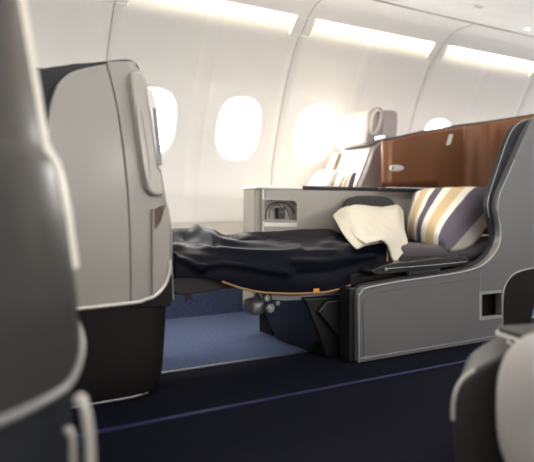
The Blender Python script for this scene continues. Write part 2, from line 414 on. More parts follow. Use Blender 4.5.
# rear pod with literature pocket
podo = [(153, 230), (157.5, 227), (161.5, 219), (164.5, 208), (167.5, 205.5), (169.5, 210), (170, 225), (170, 262), (167, 281), (161, 290), (153, 296.5)]
pp = cat([Vector((P(a, b, Y-0.012).x, P(a, b, Y-0.012).z)) for a, b in podo], 3)
prism('rear_pod', [tuple(p) for p in pp], Y-0.012, Y+0.30, SHELL, shell, bevel=0.014, seg=4)
pk = [(153.5, 210), (160.5, 206), (163, 206), (160, 220), (154, 230)]
prism('literature_pocket', XZ(pk, Y-0.004), Y-0.004, Y+0.06, OPENBR, shell, bevel=0.001)
pk = [(152.6, 209.5), (154.6, 208.5), (154.8, 298), (152.8, 298)]
prism('pod_gap', XZ(pk, Y-0.0125), Y-0.0125, Y+0.02, GASKET, shell)
# monitor housing fixed to the rear of the shell
mh = [(131, 76), (134, 71.5), (139, 71), (144, 75), (149, 92), (154, 120), (159, 155), (163, 185), (163, 194), (157, 196), (150, 192), (146, 182), (139, 140), (133, 100)]
mon = prism('monitor_housing', [tuple(p) for p in cat([Vector(q) for q in XZ(mh, Y-0.03)], 3, True)], Y-0.03, Y+0.10, HOUS, shell, bevel=0.016, seg=4)
mh2 = [((a-147)*1.09+146.4, (b-134)*1.03+134) for a, b in mh]
prism('housing_gap', [tuple(p) for p in cat([Vector(q) for q in XZ(mh2, Y-0.002)], 3, True)], Y-0.002, Y+0.08, GASKET, shell, bevel=0.003)
tube('housing_seam', [P(a, b, Y-0.0305) for a, b in cat([(133.5, 111.5), (137, 110), (141, 111.5), (143.5, 125), (149, 160), (150, 175), (148.5, 180), (146, 179)], 3)], 0.0011, GASKET, mon, seg=6)
inner = [(136.5, 110), (140.5, 110), (148, 160), (149, 178), (146.5, 180), (141.5, 150)]
prism('housing_inlay', [tuple(p) for p in cat([Vector(q) for q in XZ(inner, Y-0.034)], 3, True)], Y-0.034, Y+0.0, HOUS, mon, bevel=0.003)
scr = [(146.5, 90), (151, 88.5), (155.5, 96), (158.5, 118), (162.5, 166), (157.5, 167), (151.5, 122)]
sc_ = prism('monitor', [tuple(p) for p in cat([Vector(q) for q in XZ(scr, Y-0.036)], 2, True)], Y-0.036, Y+0.34, LIGHTTRIM, shell, bevel=0.006)
scr = [(153, 108), (157.2, 108), (162.3, 165), (158.5, 166)]
prism('screen_edge', XZ(scr, Y-0.038), Y-0.038, Y+0.3, TRACK, sc_, bevel=0.001)
tube('panel_seam', [Vector((p.x, Y-0.0002, p.z)) for p in seam], 0.0016, GASKET, shell, seg=6)

# =====================================================================  AISLE SEAT, RIGHT (the made-up bed)
seat = empty('bed_seat', (2.2, 2.1, 0)); tag(seat, 'grey lie-flat aisle seat with copper brown privacy wing, made up as a bed', 'airline seat')
bot = [(498, 340), (498, 300)]
lowl = [(352, 356), (357.5, 360), (358, 300), (360, 291), (368, 285.5), (395, 281.5), (430, 276.5), (462, 271.5)]
edge = cat([Vector(q) for q in XZ([(358, 362)], Y)] + [Vector(q) for q in XZ([(357.6, 302), (359.5, 293), (366, 287.5), (395, 281.5), (430, 276.5), (466, 270.5), (483, 264), (494.5, 253), (500, 240), (500, 225), (497.5, 210), (499.5, 194), (506, 179), (514.5, 159), (525, 135), (535, 119), (546, 117)], Y)], 4)
edge = [Vector(XZ([(358, 362)], Y)[0])] + edge[4:]
rear = [(2.80, 1.06), (2.90, 0.75), (2.92, 0.33), (2.44, 0.33)]
inner = XZ([(512, 275), (506, 282), (503.3, 292), (502.5, 305)], Y)
poly = [tuple(p) for p in edge] + rear[:3] + [XZ([(540, 267)], Y)[0]] + [tuple(p) for p in cat([Vector(q) for q in [XZ([(525, 269.5)], Y)[0]]+inner], 4)] + [XZ([(502, 339.3)], Y)[0]]
sp = prism('side_panel', poly, Y, Y+0.035, SHELLR, seat, bevel=0.004)
rc = XZ([(479.5, 291), (504, 289), (504, 317), (479.5, 320)], Y)
c1 = prism('c', XZ([(481.5, 294), (501.5, 292.5), (501.5, 315.5), (481.5, 317.5)], Y), Y-0.1, Y+0.2, BLACK)
cut(sp, [c1])
# frame of the small recess, its dark lining
fo = XZ([(479.5, 292), (502, 290), (502, 318), (479.5, 320.5)], Y-0.003); fi = XZ([(482, 294.7), (502, 292.8), (502, 314.8), (482, 317)], Y-0.003)
fr = prism('recess_frame', fo, Y-0.003, Y+0.002, EDGET, seat, bevel=0.001)
c2 = prism('c', fi, Y-0.1, Y+0.2, BLACK); cut(fr, [c2])
bx = XZ([(479, 291), (504, 289), (504, 319), (479, 321)], Y)
box('recess_lining', 2.05, 2.62, Y+0.066, Y+0.072, 0.05, 0.315, BLACK, seat)
# kick strip and bright edge beads
ks = XZ([(359, 357.5), (420, 350), (501, 336.5)], Y-0.004) 
prism('kick_strip', [(1.525, 0.003), (2.38, 0.003), (2.38, 0.020), (1.525, 0.020)], Y-0.006, Y+0.03, SHELLR, seat, bevel=0.003)
bead = [Vector((p.x+0.004 if i < 8 else p.x, Y-0.0008, p.y-0.003)) for i, p in enumerate(edge) if P(267, 0, Y) and (p.y < 0.57 )]
tube('edge_bead', bead, 0.0035, EDGET, seat, seg=8)
tube('panel_bead', [P(a, b, Y-0.001) for a, b in cat([(364, 357), (363, 310), (364.5, 300), (371, 293), (395, 289), (430, 284), (462, 280), (481, 278)], 3)], 0.0012, TRACK, seat, seg=6)
tube('base_edge_bead', [P(a, b, Y-0.001) for a, b in cat([(502.6, 338), (502.6, 300), (505, 286), (511, 276.5), (520, 271), (536, 267.5)], 3)], 0.0035, EDGET, seat, seg=8)
tube('panel_seam', [P(a, b, Y-0.0002) for a, b in ((481, 272), (481, 280), (480.6, 292))], 0.0012, GASKET, seat, seg=6)
tube('wing_bead', [P(a, b, Y-0.001) for a, b in ((499, 222), (497.6, 210), (499.6, 194), (506, 179), (514.5, 159.5))], 0.0025, EDGET, seat, seg=6)
# dark inner lining of side panel = the broad dark rim
ledge = cat([Vector(q) for q in XZ([(353, 302), (355.5, 291), (363, 284.5), (395, 277.5), (430, 272.5), (466, 265.5), (480, 259.5), (490, 250), (493.5, 240), (492, 228), (488.5, 214), (488, 201), (492, 186), (499, 164), (505, 146), (512, 130.5), (521, 122), (534, 117.8), (546, 116.5)], Y+0.034)], 4)
poly = [tuple(p) for p in ledge] + [(2.80, 1.06), (2.90, 0.75), (2.91, 0.12), (1.52, 0.06)]
ln_ = prism('liner', poly, Y+0.034, Y+0.062, CHAR, seat, bevel=0.005)
cut(ln_, [prism('c', bx, Y-0.1, Y+0.2, BLACK)])

ib = [Vector((p.x, Y+0.034, p.y)) for p in ledge if p.y > 0.56]
tube('rim_bead', ib, 0.002, EDGET, seat, seg=6)
# dark base panel at the rear
db = XZ([(502.8, 342), (502.8, 305), (505.5, 286), (511.5, 277), (522, 271), (545, 267), (536, 296), (527, 342)], Y+0.004)
prism('rear_base', db, Y+0.004, Y+0.04, DARK, seat, bevel=0.003)
# seat pan box and shroud, all dark
box('seat_pan', 1.56, 2.80, Y+0.095, 2.40, 0.20, 0.345, DARK, seat, bevel=0.01)
prism('shroud', [(1.58, 0.0), (2.36, 0.0), (2.36, 0.24), (1.44, 0.24), (1.40, 0.20)], Y+0.10, Y+0.14, BLACK, seat, bevel=0.006)
prism('pedestal_and_shade', [(1.34, 0.26), (1.46, 0.002), (2.35, 0.002), (2.35, 0.24)], 1.97, 2.38, BLACK, seat, bevel=0.01)  # black seat mass, enlarged to stand for the under-bed shadow too
box('end_plate', 1.495, 1.53, Y+0.02, Y+0.09, 0.0, 0.30, BLACK, seat, bevel=0.008)
tube('end_pin', [P(347, 312, 1.9), P(352, 317, 1.9)], 0.005, MECH, seat, seg=6)
# mattress: rounded slab swelling up at the head end
rings = []
NX = 40
for i in range(NX+1):
    t = i/NX; X = 1.70 + (2.78-1.70)*t
    zt = 0.452 + 0.012*math.sin(t*9) + 0.03*max(0, (t-0.86)/0.14)**2; zb = 0.345
    ring = []
    endf = min(1, (t*14)**0.5, ((1-t)*14)**0.5+0.05)
    y0, y1 = Y+0.11, 2.405
    cy, hy = (y0+y1)/2, (y1-y0)/2; cz, hz = (zt+zb)/2, (zt-zb)/2*endf
    for k in range(32):
        a = 2*math.pi*k/32; ring.append((X, cy+hy*ec(math.cos(a), 4.5), cz+hz*ec(math.sin(a), 2.3)))
    rings.append(ring)
loft('mattress', rings, SEATF, seat, angle=60)
tube('mattress_seam', [(1.9, Y+0.1015, 0.40), (2.3, Y+0.1015, 0.402), (2.6, Y+0.1015, 0.41)], 0.002, FOOTF, seat, seg=6)
# black armrest lying flat beside the mattress with a silver line
ar = XZ([(374, 270), (392, 263.5), (425, 260), (462, 256.5), (468, 259), (468, 264), (440, 268.5), (400, 273), (378, 275)], Y+0.02)
am = prism('armrest', [tuple(p) for p in cat([Vector(q) for q in ar], 3, True)], Y+0.02, Y+0.098, BLACK, seat, bevel=0.005)
tube('silver_line', [P(a, b, Y+0.017) for a, b in ((386, 268.8), (410, 267), (440, 264.4), (467, 261.6))], 0.0022, SILVER, am, seg=6)
discY('knob', P(385.5, 269, Y+0.018), 0.006, 0.01, SILVER, am)
prism('handle', XZ([(409, 272), (440, 268.5), (440, 271.5), (409, 275)], Y+0.012), Y+0.012, Y+0.03, CHAR, am, bevel=0.001)
# privacy wing: copper brown inside, on the window side, running round behind the head
ptop = [(388, 140.5), (400, 137.5), (425, 131.5), (463, 125.5), (500, 121.5), (534, 117.5)]
def WT(X):
    q = [P(a, b, 2.45) for a, b in ptop]
    q.append(Vector((3.3, 2.45, 1.20)))
    if X <= q[0].x: return q[0].z
    for a, b in zip(q, q[1:]):
        if a.x <= X <= b.x: return a.z+(b.z-a.z)*(X-a.x)/(b.x-a.x)
    return 1.2
path = []
xl = P(387, 150, 2.45).x
for t in range(9):                                       # rounded leading edge of the wing
    a = math.pi*(1-t/8)*0.5 ; path.append((xl+0.035-0.035*math.cos(math.pi/2*t/8), 2.485-0.035*math.sin(math.pi/2*t/8)))
path += [(x, 2.45) for x in lin(xl+0.06, 2.60, 6)+[2.606]+lin(2.65, 2.80, 4)]
for t in range(1, 10):
    a = math.pi/2*t/9; path.append((2.80+0.15*math.sin(a), 2.30+0.15*math.cos(a)))
path += [(2.95, 2.1), (2.945, Y+0.03)]
rings = []
for zt in (0, 0.15, 0.4, 0.7, 0.9, 0.97, 1.0):
    rings.append([(x, y, (0.735 if y > 2.40 and x < 2.603 else 0.46)+(WT(x)-(0.735 if y > 2.40 and x < 2.603 else 0.46))*zt) for x, y in path])
wg = loft('privacy_wing', rings, BROWN, seat, closed=False, angle=60)
s = wg.modifiers.new('solid', 'SOLIDIFY'); s.thickness = 0.022; s.offset = 0
tp = [Vector((x, y, WT(x)+0.003)) for x, y in path]
tube('wing_rim', tp, 0.0065, CHAR, wg, seg=8)
tube('wing_seam', [(2.812, 2.447, 0.74), (2.812, 2.447, 0.8), (2.812, 2.437, WT(2.81))], 0.0025, GASKET, wg, seg=6)
# grey ledge on top of the wing front, with a pale inset
lg = [P(388, 140, 2.45), P(399, 137, 2.45)]
tb = [(xl, 2.462), (xl+0.02, 2.462), (2.40, 2.462), (2.42, 2.53), (2.38, 2.575), (xl+0.02, 2.575), (xl, 2.55)]
prismZ('wing_ledge', tb, 1.0, 1.022, MECH, seat, bevel=0.005)
# coat clip and oval light on the wing
prism('paper_tag', XZ([(449.3, 134.5), (453.2, 134), (450.2, 144.5), (446.2, 145.5)], 2.436), 2.4345, 2.4385, WHITE, wg, bevel=0.0004)
ov = cat([Vector(q) for q in XZ([(389.5, 168), (391, 165.3), (399, 165.3), (403.5, 168), (399, 171), (391, 171)], 2.436)], 4, True)
ovl = prism('oval_fitting', [tuple(p) for p in ov], 2.430, 2.4385, LIGHTTRIM, wg, bevel=0.002)
discY('fitting_dot', P(393, 168.2, 2.429), 0.006, 0.003, TRACK, ovl)
# dark head bolster against the console side
V, Fc = superell((2.065, 2.415, 0.53), (0.19, 0.028, 0.155), 3.6)
obj('side_bolster', V, Fc, FOOTF, seat)
# leg rest under the blanket and its mechanism
box('leg_rest', 0.80, 1.16, 2.0, 2.38, 0.345, 0.435, FOOTF, seat, bevel=0.03, seg=4)
box('leg_rest_frame', 1.14, 1.60, 2.0, 2.38, 0.34, 0.42, DARK, seat, bevel=0.01)
lower = XZ([(173, 276), (228, 280), (236, 287), (225, 288.5), (205, 292), (176, 294)], 2.0)
prism('calf_pad', [tuple(p) for p in cat([Vector(q) for q in lower], 3, True)], 1.99, 2.34, FOOTF, seat, bevel=0.012)
prism('strap_tab', XZ([(186, 293), (190, 292), (192.5, 299), (188, 299.5), (185.5, 302)], 2.0), 2.0, 2.006, BLACK, seat)
prism('rail', XZ([(270, 290), (350, 289), (350, 297), (286, 301), (272, 300)], 1.99), 1.99, 2.02, MECH, seat, bevel=0.003)
prism('link', XZ([(255, 289), (290, 290), (290, 300), (262, 300)], 2.03), 2.03, 2.05, MECH, seat, bevel=0.003)
for (a, b, r_) in ((266, 298, .014), (269.5, 308, .018), (277, 303, .010)):
    dd = discY('pivot', P(a, b, 1.985), r_, 0.02, MECH, seat, bevel=0.003); c = P(a, b, 1.973)
    discY('bolt', c, r_*0.4, 0.008, SILVER, dd, bevel=0.001)
V, Fc = superell(P(254, 306, 2.06), (0.035, 0.05, 0.032), 3)
obj('motor_housing', V, Fc, MECH, seat)
prism('floor_leg', XZ([(298, 300), (306, 300), (312, 312), (304, 312)], 2.02), 2.02, 2.04, MECH, seat, bevel=0.002)

# =====================================================================  BLANKET
bl = empty('blanket', (1.5, 2.1, 0.45)); tag(bl, 'navy blanket with cream lining and tan edge spread over the bed', 'blanket')
colx = [176, 198, 213, 228, 243, 262, 285, 308, 330, 350, 370, 386]
rows = [  # (Y, [py per column])
 (2.425, [246, 246, 245, 245, 245, 245, 244, 244, 244, 243, 243, 242]),
 (2.40, [233, 232, 233, 235, 234, 233, 232, 231, 230, 236, 239, 239]),
 (2.36, [229, 229, 231, 236, 233.5, 231, 230, 229, 229.5, 238, 240, 240]),
 (2.29, [234, 230.5, 230, 238, 236, 234, 234, 233.5, 233, 241, 242, 242]),
 (2.22, [241, 236, 233, 238, 242, 241, 239, 239, 238, 243, 243.5, 243]),
 (2.15, [246, 244, 238, 240, 243, 246, 245, 244, 242, 244, 244.5, 243]),
 (2.08, [247, 249, 245, 243.5, 244, 246, 249, 249, 245, 245, 244.5, 243]),
 (2.025, [248, 251, 251, 249, 248, 249, 251, 252, 251, 246, 244, 244]),
 (1.985, [252, 255, 256, 255, 254, 253.5, 256, 257, 256, 252, 247, 248]),
 (1.965, [262, 263, 264, 264, 263, 264, 265, 266, 264, 262, 255, 254]),
 (1.955, [270, 269, 272, 274, 275, 278, 279, 280, 278, 273, 266, 260]),
 (1.953, [278, 278, 280, 284, 288.5, 292, 293.5, 293.5, 291.5, 285, 276, 264]),
]
ctrl = []
for (y, ps) in rows:
    r = []
    for i, (a, b) in enumerate(zip(colx, ps)):
        q = P(a, b, y)
        # keep foot end of the far rows going on to the shell
        r.append(q)
    q0 = r[0]; r.insert(0, Vector((0.785, q0.y, q0.z+ (0.0 if y > 2.2 else 0.0)))) if q0.x > 0.82 else None
    if q0.x <= 0.82: r.insert(0, Vector((0.79-0.0, q0.y, q0.z)))
    ctrl.append(r)
V, Fc, nr, nc = net(ctrl, 9, 8)
def proj(v):
    d = v.x*SN+v.y*CS; return (267+F*(v.x*CS-v.y*SN)/d, HOR-(v.z-EYE)*F/d)
def dist(p, pl_):
    b = 1e9
    for (x0, y0), (x1, y1) in zip(pl_, pl_[1:]):
        t = max(0, min(1, ((p[0]-x0)*(x1-x0)+(p[1]-y0)*(y1-y0))/((x1-x0)**2+(y1-y0)**2))); b = min(b, math.hypot(p[0]-x0-t*(x1-x0), (p[1]-y0-t*(y1-y0))))
    return b
FOLDS = [  # crease lines of the cloth, height, width
 ([(171, 247), (190, 247), (213, 250), (245, 252), (285, 254), (335, 253)], (0, -0.006, 0.014), 2.6),
 ([(196, 229), (208, 236), (222, 242), (243, 245), (270, 247), (300, 250)], (0, 0, 0.020), 3.0),
 ([(185, 236), (200, 241), (214, 246)], (0, 0, -0.012), 3.5),
 ([(222, 236), (240, 240), (262, 242)], (0, 0, -0.012), 2.6),
 ([(268, 243), (290, 241), (318, 243), (335, 240)], (0, 0, 0.012), 2.4),
 ([(318, 246), (345, 243), (368, 246), (386, 244)], (0, -0.004, 0.012), 3.5),
 ([(172, 256), (186, 262), (200, 270)], (0, -0.014, 0.004), 3.5),
 ([(200, 268), (222, 264), (250, 267), (285, 274)], (0, -0.012, 0.006), 3.5),
 ([(290, 262), (320, 262), (345, 258), (372, 256)], (0, -0.012, 0.006), 4.0),
 ([(300, 275), (330, 273), (355, 266)], (0, 0.010, 0), 4.0)]
for i, v in enumerate(V):
    c = v.copy(); rr_ = i//nc/nr
    pp_ = proj(v); add = Vector((0, 0, 0))
    for pl_, am0, w0 in FOLDS: add += Vector(am0)*math.exp(-(dist(pp_, pl_)/w0)**2)
    v += add
    a = noise.noise(Vector((c.x*4, c.y*9, c.z*7))); b = noise.noise(Vector((c.x*13+5, c.y*16, c.z*14)))
    side = 1 if rr_ > 0.62 else 0.5
    am_ = 0.012*a + 0.0035*b
    V[i] = v + Vector((0, -am_*side, am_*(1.2-side*0.6)))
    V[i].y = max(V[i].y, 1.937)
obj('cover', V, Fc, NAVY, bl, solid=0.008, angle=180)
hem = [V[(nr-1)*nc+j] for j in range(nc)]
hs = int(nc*0.30)
end = [V[i*nc+nc-1] for i in range(nr-1, int(nr*0.72), -1)]
tube('piping', [h + Vector((0, -0.004, 0)) for h in hem[hs:]] + [e + Vector((0.003, -0.004, 0)) for e in end[1:]], 0.0045, PIPING, bl, seg=8)
q = P(316, 291, 1.945); box('edge_tag', q.x-0.014, q.x+0.014, q.y-0.003, q.y-0.001, q.z-0.004, q.z+0.010, ORANGE, bl)
# cream lining turned back
L_ = [
 (2.375, [(346, 222), (350, 212), (358, 209), (374, 210), (388, 210), (398, 211), (403, 214)]),
 (2.355, [(342, 213), (348, 207), (358, 204.5), (372, 206.5), (386, 207), (397, 205), (403, 211)]),
 (2.27, [(345, 218), (350, 212), (360, 211), (374, 212.5), (388, 212), (398, 212), (404, 218)]),
 (2.18, [(348, 224), (354, 219), (363, 218.5), (377, 220), (389, 219.5), (399, 221), (404.5, 227)]),
 (2.09, [(352, 231), (358, 225.5), (367, 226), (379, 227.5), (391, 228), (400, 231), (406, 236)]),
 (2.02, [(356, 236.5), (362, 231.5), (371, 232), (381, 233), (391, 234.5), (400, 239), (408, 243.5)]),
 (1.975, [(361, 239.5), (366, 236.5), (374, 236.5), (382, 236), (389, 239), (397, 247), (405, 251)]),
 (1.945, [(365, 241.5), (369, 239.5), (375, 239), (382, 237.5), (388.5, 242), (394, 253), (400, 257)]),
 (1.935, [(367, 243), (370, 241), (375, 241), (383, 240), (390, 246), (393, 258), (396.5, 262)]),
]
ctrl = [[P(a, b, y) for a, b in r] for y, r in L_]
V, Fc, nr, nc = net(ctrl, 8, 6)
for i, v in enumerate(V):
    a = noise.noise(Vector((v.x*9, v.y*5, 3))); b = noise.noise(Vector((v.x*22, v.y*7, 9)))
    V[i] = v + Vector((0, -0.002*b, 0.007*a+0.003*b))
obj('lining', V, Fc, CREAM, bl, solid=0.010, angle=180)
# turned-over flap at the left of the lining
ctrl = [[P(333.5, 217, 2.34), P(338, 225, 2.24), P(343, 234, 2.14), P(349, 242, 2.05), P(354, 247.5, 1.99), P(357, 250, 1.97)],
        [P(336, 214, 2.345), P(343, 221, 2.245), P(349, 230, 2.14), P(356, 238, 2.045), P(362, 243.5, 1.985), P(366, 246, 1.96)],
        [P(341, 210, 2.36), P(348, 216, 2.265), P(356, 225, 2.165), P(364, 235, 2.065), P(371, 240.5, 2.0), P(376, 244, 1.97)],
        [P(348, 207, 2.37), P(356, 215, 2.29), P(366, 225, 2.19), P(373, 234, 2.09), P(379, 241, 2.01), P(383, 243, 1.98)]]
V, Fc, nr, nc = net(ctrl, 6, 5)
obj('lining_flap', V, Fc, CREAM, bl, solid=0.008, angle=180)

# =====================================================================  PILLOW
STR = bpy.data.materials.new('striped_cotton'); STR.use_nodes = True
nt = STR.node_tree; bs = nt.nodes['Principled BSDF']; bs.inputs['Roughness'].default_value = 0.75
uv = nt.nodes.new('ShaderNodeUVMap'); uv.uv_map = 'stripes'; sx = nt.nodes.new('ShaderNodeSeparateXYZ'); cr = nt.nodes.new('ShaderNodeValToRGB')
cr.color_ramp.interpolation = 'CONSTANT'
W_, G_, D_, B_ = (0.82, 0.79, 0.73, 1), (0.62, 0.47, 0.27, 1), (0.10, 0.085, 0.115, 1), (0.30, 0.25, 0.22, 1)
stops = [(0, B_), (0.08, W_), (0.14, G_), (0.25, W_), (0.31, D_), (0.41, W_), (0.51, G_), (0.67, W_), (0.77, D_), (0.99, D_)]
while len(cr.color_ramp.elements) > 1: cr.color_ramp.elements.remove(cr.color_ramp.elements[0])
cr.color_ramp.elements[0].position = 0; cr.color_ramp.elements[0].color = stops[0][1]
for p, c in stops[1:]:
    e = cr.color_ramp.elements.new(p); e.color = c
nt.links.new(uv.outputs[0], sx.inputs[0]); nt.links.new(sx.outputs[0], cr.inputs[0]); nt.links.new(cr.outputs[0], bs.inputs['Base Color'])
nn = nt.nodes.new('ShaderNodeTexNoise'); nn.inputs['Scale'].default_value = 14; bp = nt.nodes.new('ShaderNodeBump'); bp.inputs['Strength'].default_value = 0.25; bp.inputs['Distance'].default_value = 0.01
nt.links.new(nn.outputs['Fac'], bp.inputs['Height']); nt.links.new(bp.outputs['Normal'], bs.inputs['Normal'])
def pillow(name, BL, TL, TR, NB, puff, back, mtop, mback, parent=None, N=28, zmin=False):
    nrm = ((TR-BL).cross(TL-NB)).normalized()
    if nrm.dot(Vector((-0.5, -0.8, 0.5))) < 0: nrm = -nrm
    Vt, Fc_, fm, uvs = [], [], [], []
    for sgn, pf in ((1, puff), (-1, back)):
        for j in range(N+1):
            for i in range(N+1):
                u, v = i/N, j/N                             # u across the stripes
                uu, vv = 2*u-1, 2*v-1
                # outline sags in between corners
                su = u + 0.0*uu; 
                pinch = 0.02
                uc = 0.5+0.5*uu*(1-pinch*(1-vv*vv)*1.0); vc = 0.5+0.5*vv*(1-pinch*(1-uu*uu))
                p = (BL*(1-uc)+NB*uc)*(1-vc)+(TL*(1-uc)+TR*uc)*vc
                h = ((1-uu**4)*(1-vv**4))
                h = max(h, 0)**0.5
                wr = 0.006*noise.noise(Vector((u*5, v*5, sgn*3)))*h
                q_ = p+nrm*(sgn*pf*h+wr) if not (zmin and sgn < 0) else p+Vector((0.78, -0.36, -0.38))*(pf*h)+nrm*wr*2
                if zmin and sgn < 0:
                    t_ = max(0, min(1, (2.12-q_.y)/0.16)); q_.z = max(q_.z, 0.457-0.045*t_*t_)
                Vt.append(q_); uvs.append((u, v))
    M = (N+1)*(N+1)
    for s_ in (0, 1):
        for j in range(N):
            for i in range(N):
                a = s_*M+j*(N+1)+i; Fc_.append([a, a+1, a+N+2, a+N+1]); fm.append(s_)
    o = obj(name, Vt, Fc_, mtop, parent, angle=180, mats=[mtop, mback], fm=fm)
    bm = bmesh.new(); bm.from_mesh(o.data)
    ul = bm.loops.layers.uv.new('stripes')
    bm.verts.ensure_lookup_table()
    for f in bm.faces:
        for lp in f.loops: lp[ul].uv = uvs[lp.vert.index]
    bmesh.ops.remove_doubles(bm, verts=bm.verts, dist=0.0004)
    bmesh.ops.recalc_face_normals(bm, faces=bm.faces)
    bm.to_mesh(o.data); bm.free()
    for p in o.data.polygons: p.use_smooth = True
    return o
pl = empty('pillow', (2.35, 2.15, 0.46)); tag(pl, 'striped pillow in white, gold and dark plum lying at the head of the bed', 'pillow')
pillow('pillowcase', P(404, 237, 2.36), P(412, 196, 2.38), P(504, 192, 2.13), P(449, 252, 1.95), 0.10, 0.14, STR, GREYBACK, pl, zmin=True)
prism('loop_tag', XZ([(484, 222), (490, 222), (491, 226), (486, 226.5)], 1.99), 1.985, 1.995, ORANGE, pl)

# =====================================================================  CONSOLE between the seats
cn = empty('console', (1.8, 2.5, 0)); tag(cn, 'warm grey console behind the bed with socket recess and dark top', 'console')
zc = 0.724; xc = 1.438
body = prism('front_panel', [(xc+0.004, 0.12), (2.585, 0.12), (2.585, zc-0.012), (xc+0.004, zc-0.012)], 2.45, 2.51, CONS, cn, bevel=0.003)
rec = XZ([(264, 203), (266, 200.3), (294, 201), (296.5, 204), (296.5, 220.5), (264, 220)], 2.45)
cut(body, [prism('c', rec, 2.40, 2.495, BLACK)])
box('rear_body', xc+0.02, 2.585, 2.511, 2.585, 0.12, zc-0.02, CONS, cn, bevel=0.004)
box('base', xc+0.05, 2.56, 2.46, 2.58, 0.0, 0.12, DARK, cn)
prism('end_cap', [(xc-0.045, 0.12), (xc+0.0, 0.12), (xc+0.0, zc-0.008), (xc-0.04, zc-0.008)], 2.47, 2.59, CONS, cn, bevel=0.012)
prism('end_strip', [(xc-0.006, 0.12), (xc+0.003, 0.12), (xc+0.003, zc-0.012), (xc-0.006, zc-0.012)], 2.452, 2.58, LIGHTTRIM, cn, bevel=0.002)
box('top_ledge', xc-0.045, 1.66, 2.445, 2.60, zc-0.012, zc+0.004, WALL, cn, bevel=0.004)
box('dark_top', 1.662, 2.585, 2.445, 2.60, zc-0.012, zc+0.006, CHAR, cn, bevel=0.004)
for a, b in ((1.74, 1.84), (1.98, 2.08)):
    box('cup_slot', a, b, 2.441, 2.50, zc-0.008, zc+0.001, BLACK, cn, bevel=0.002)
box('folded_flap', 2.14, 2.42, 2.405, 2.449, zc-0.012, zc+0.005, CHAR, cn, bevel=0.004)
bxr = XZ([(262, 198), (300, 199), (300, 223), (262, 222)], 2.45)
prism('recess_back', bxr, 2.493, 2.4935, CONS, cn)
fr = prism('recess_frame', [tuple(p) for p in cat([Vector(q) for q in XZ([(262.8, 200), (266, 198.8), (295, 199.5), (298, 203), (298, 222.2), (262.8, 221.5)], 2.447)], 1, True)], 2.447, 2.452, CONS, cn, bevel=0.001)
cut(fr, [prism('c', rec, 2.40, 2.48, BLACK)])
prism('pocket_lip', XZ([(264, 222.5), (297, 223), (297, 227), (264, 226.5)], 2.447), 2.447, 2.452, LIGHTTRIM, cn, bevel=0.001)
pc = P(281, 213, 2.47)
ch = empty('charger_block', (pc.x, 2.47, pc.z)); tag(ch, 'small black plug in the console socket recess, inside the coiled cable', 'plug')
box('plug_body', pc.x-0.021, pc.x+0.021, 2.463, 2.492, P(281, 218.6, 2.47).z, P(281, 207.5, 2.47).z, BLACK, ch, bevel=0.003)
box('socket_line', pc.x-0.012, pc.x+0.012, 2.4622, 2.4632, pc.z+0.004, pc.z+0.006, GASKET, ch)
lp = cat([P(a, b, y) for a, b, y in ((265.5, 219.5, 2.478), (266.5, 211, 2.47), (271, 204.5, 2.465), (280, 202.6, 2.463), (288, 204.5, 2.466), (294, 212, 2.47), (295.5, 219.5, 2.478))], 6)
c_ = tube('cable', lp, 0.0035, BLACK, seg=8); tag(c_, 'thick black cable looped in the console socket recess', 'cable')
lp = cat([P(a, b, y) for a, b, y in ((281, 208, 2.455), (279, 205, 2.455), (274, 205.5, 2.457), (270, 210, 2.46), (269.5, 218, 2.466))], 6)
c_ = tube('cable', lp, 0.0022, BLACK, seg=8); tag(c_, 'thin black lead running from the plug to the left of the recess', 'cable')
lp = cat([P(a, b, y) for a, b, y in ((283, 204.5, 2.456), (287, 210, 2.456), (289, 215, 2.458), (290, 219.4, 2.464))], 6)
c_ = tube('cable', lp, 0.0022, BLACK, seg=8); tag(c_, 'thin black lead hanging down at the right of the plug', 'cable')

# =====================================================================  WINDOW SEAT (upright, beyond the console)
ws = empty('window_seat', (2.3, 2.85, 0)); tag(ws, 'upright cream and mauve window seat with winged headrest behind the console', 'airline seat')
ya, yb = 2.64, 2.98
back = XZ([(356, 200), (361, 185), (368, 168), (375, 148), (381, 138), (384, 113), (388, 109.5), (395, 110.5), (398, 115), (397, 135), (392, 158), (386, 185), (384, 200)], ya)
back = [tuple(p) for p in cat([Vector(q) for q in back], 3, True)]
lo_ = [(x, z) for x, z in back]
bk = prism('backrest', lo_, ya, yb, MAUVE, ws, bevel=0.014, seg=4)
fc = XZ([(352, 200), (357, 186), (364.5, 167), (372, 147), (377, 148), (370, 168), (363, 186), (358, 200)], ya+0.02)
prism('front_pad', fc, ya+0.03, yb-0.05, CREAMSEAT, ws, bevel=0.008)
prism('far_bolster', [(x-0.03, z-0.01) for x, z in fc], yb-0.045, yb+0.03, TAN, ws, bevel=0.012)
hd = XZ([(371, 142), (373, 128), (376, 112), (381, 107), (386, 109), (385.5, 120), (382, 138), (377, 143.5)], ya-0.01)
prism('headrest', [tuple(p) for p in cat([Vector(q) for q in hd], 3, True)], ya+0.01, yb-0.02, CREAMSEAT, ws, bevel=0.018, seg=4)
wg2 = XZ([(367, 143), (368.5, 128), (371.5, 112), (377, 107), (382, 108), (384, 112), (383, 124), (379.5, 136), (374, 143)], ya-0.02)
hw = prism('headrest_wing', [tuple(p) for p in cat([Vector(q) for q in wg2], 3, True)], ya-0.02, ya+0.02, MAUVE, ws, bevel=0.008)
lpz = [Vector(q) for q in XZ([(371, 131), (372.5, 118), (375, 112), (379, 111), (380.5, 114), (379, 124), (375.5, 132), (372.5, 133.5)], ya-0.03)]
tube('wing_pad', [Vector((p.x, ya-0.028, p.y)) for p in cat(lpz, 4, True)]+[Vector((lpz[0].x, ya-0.028, lpz[0].y))], 0.009, CREAMSEAT, hw, seg=10)
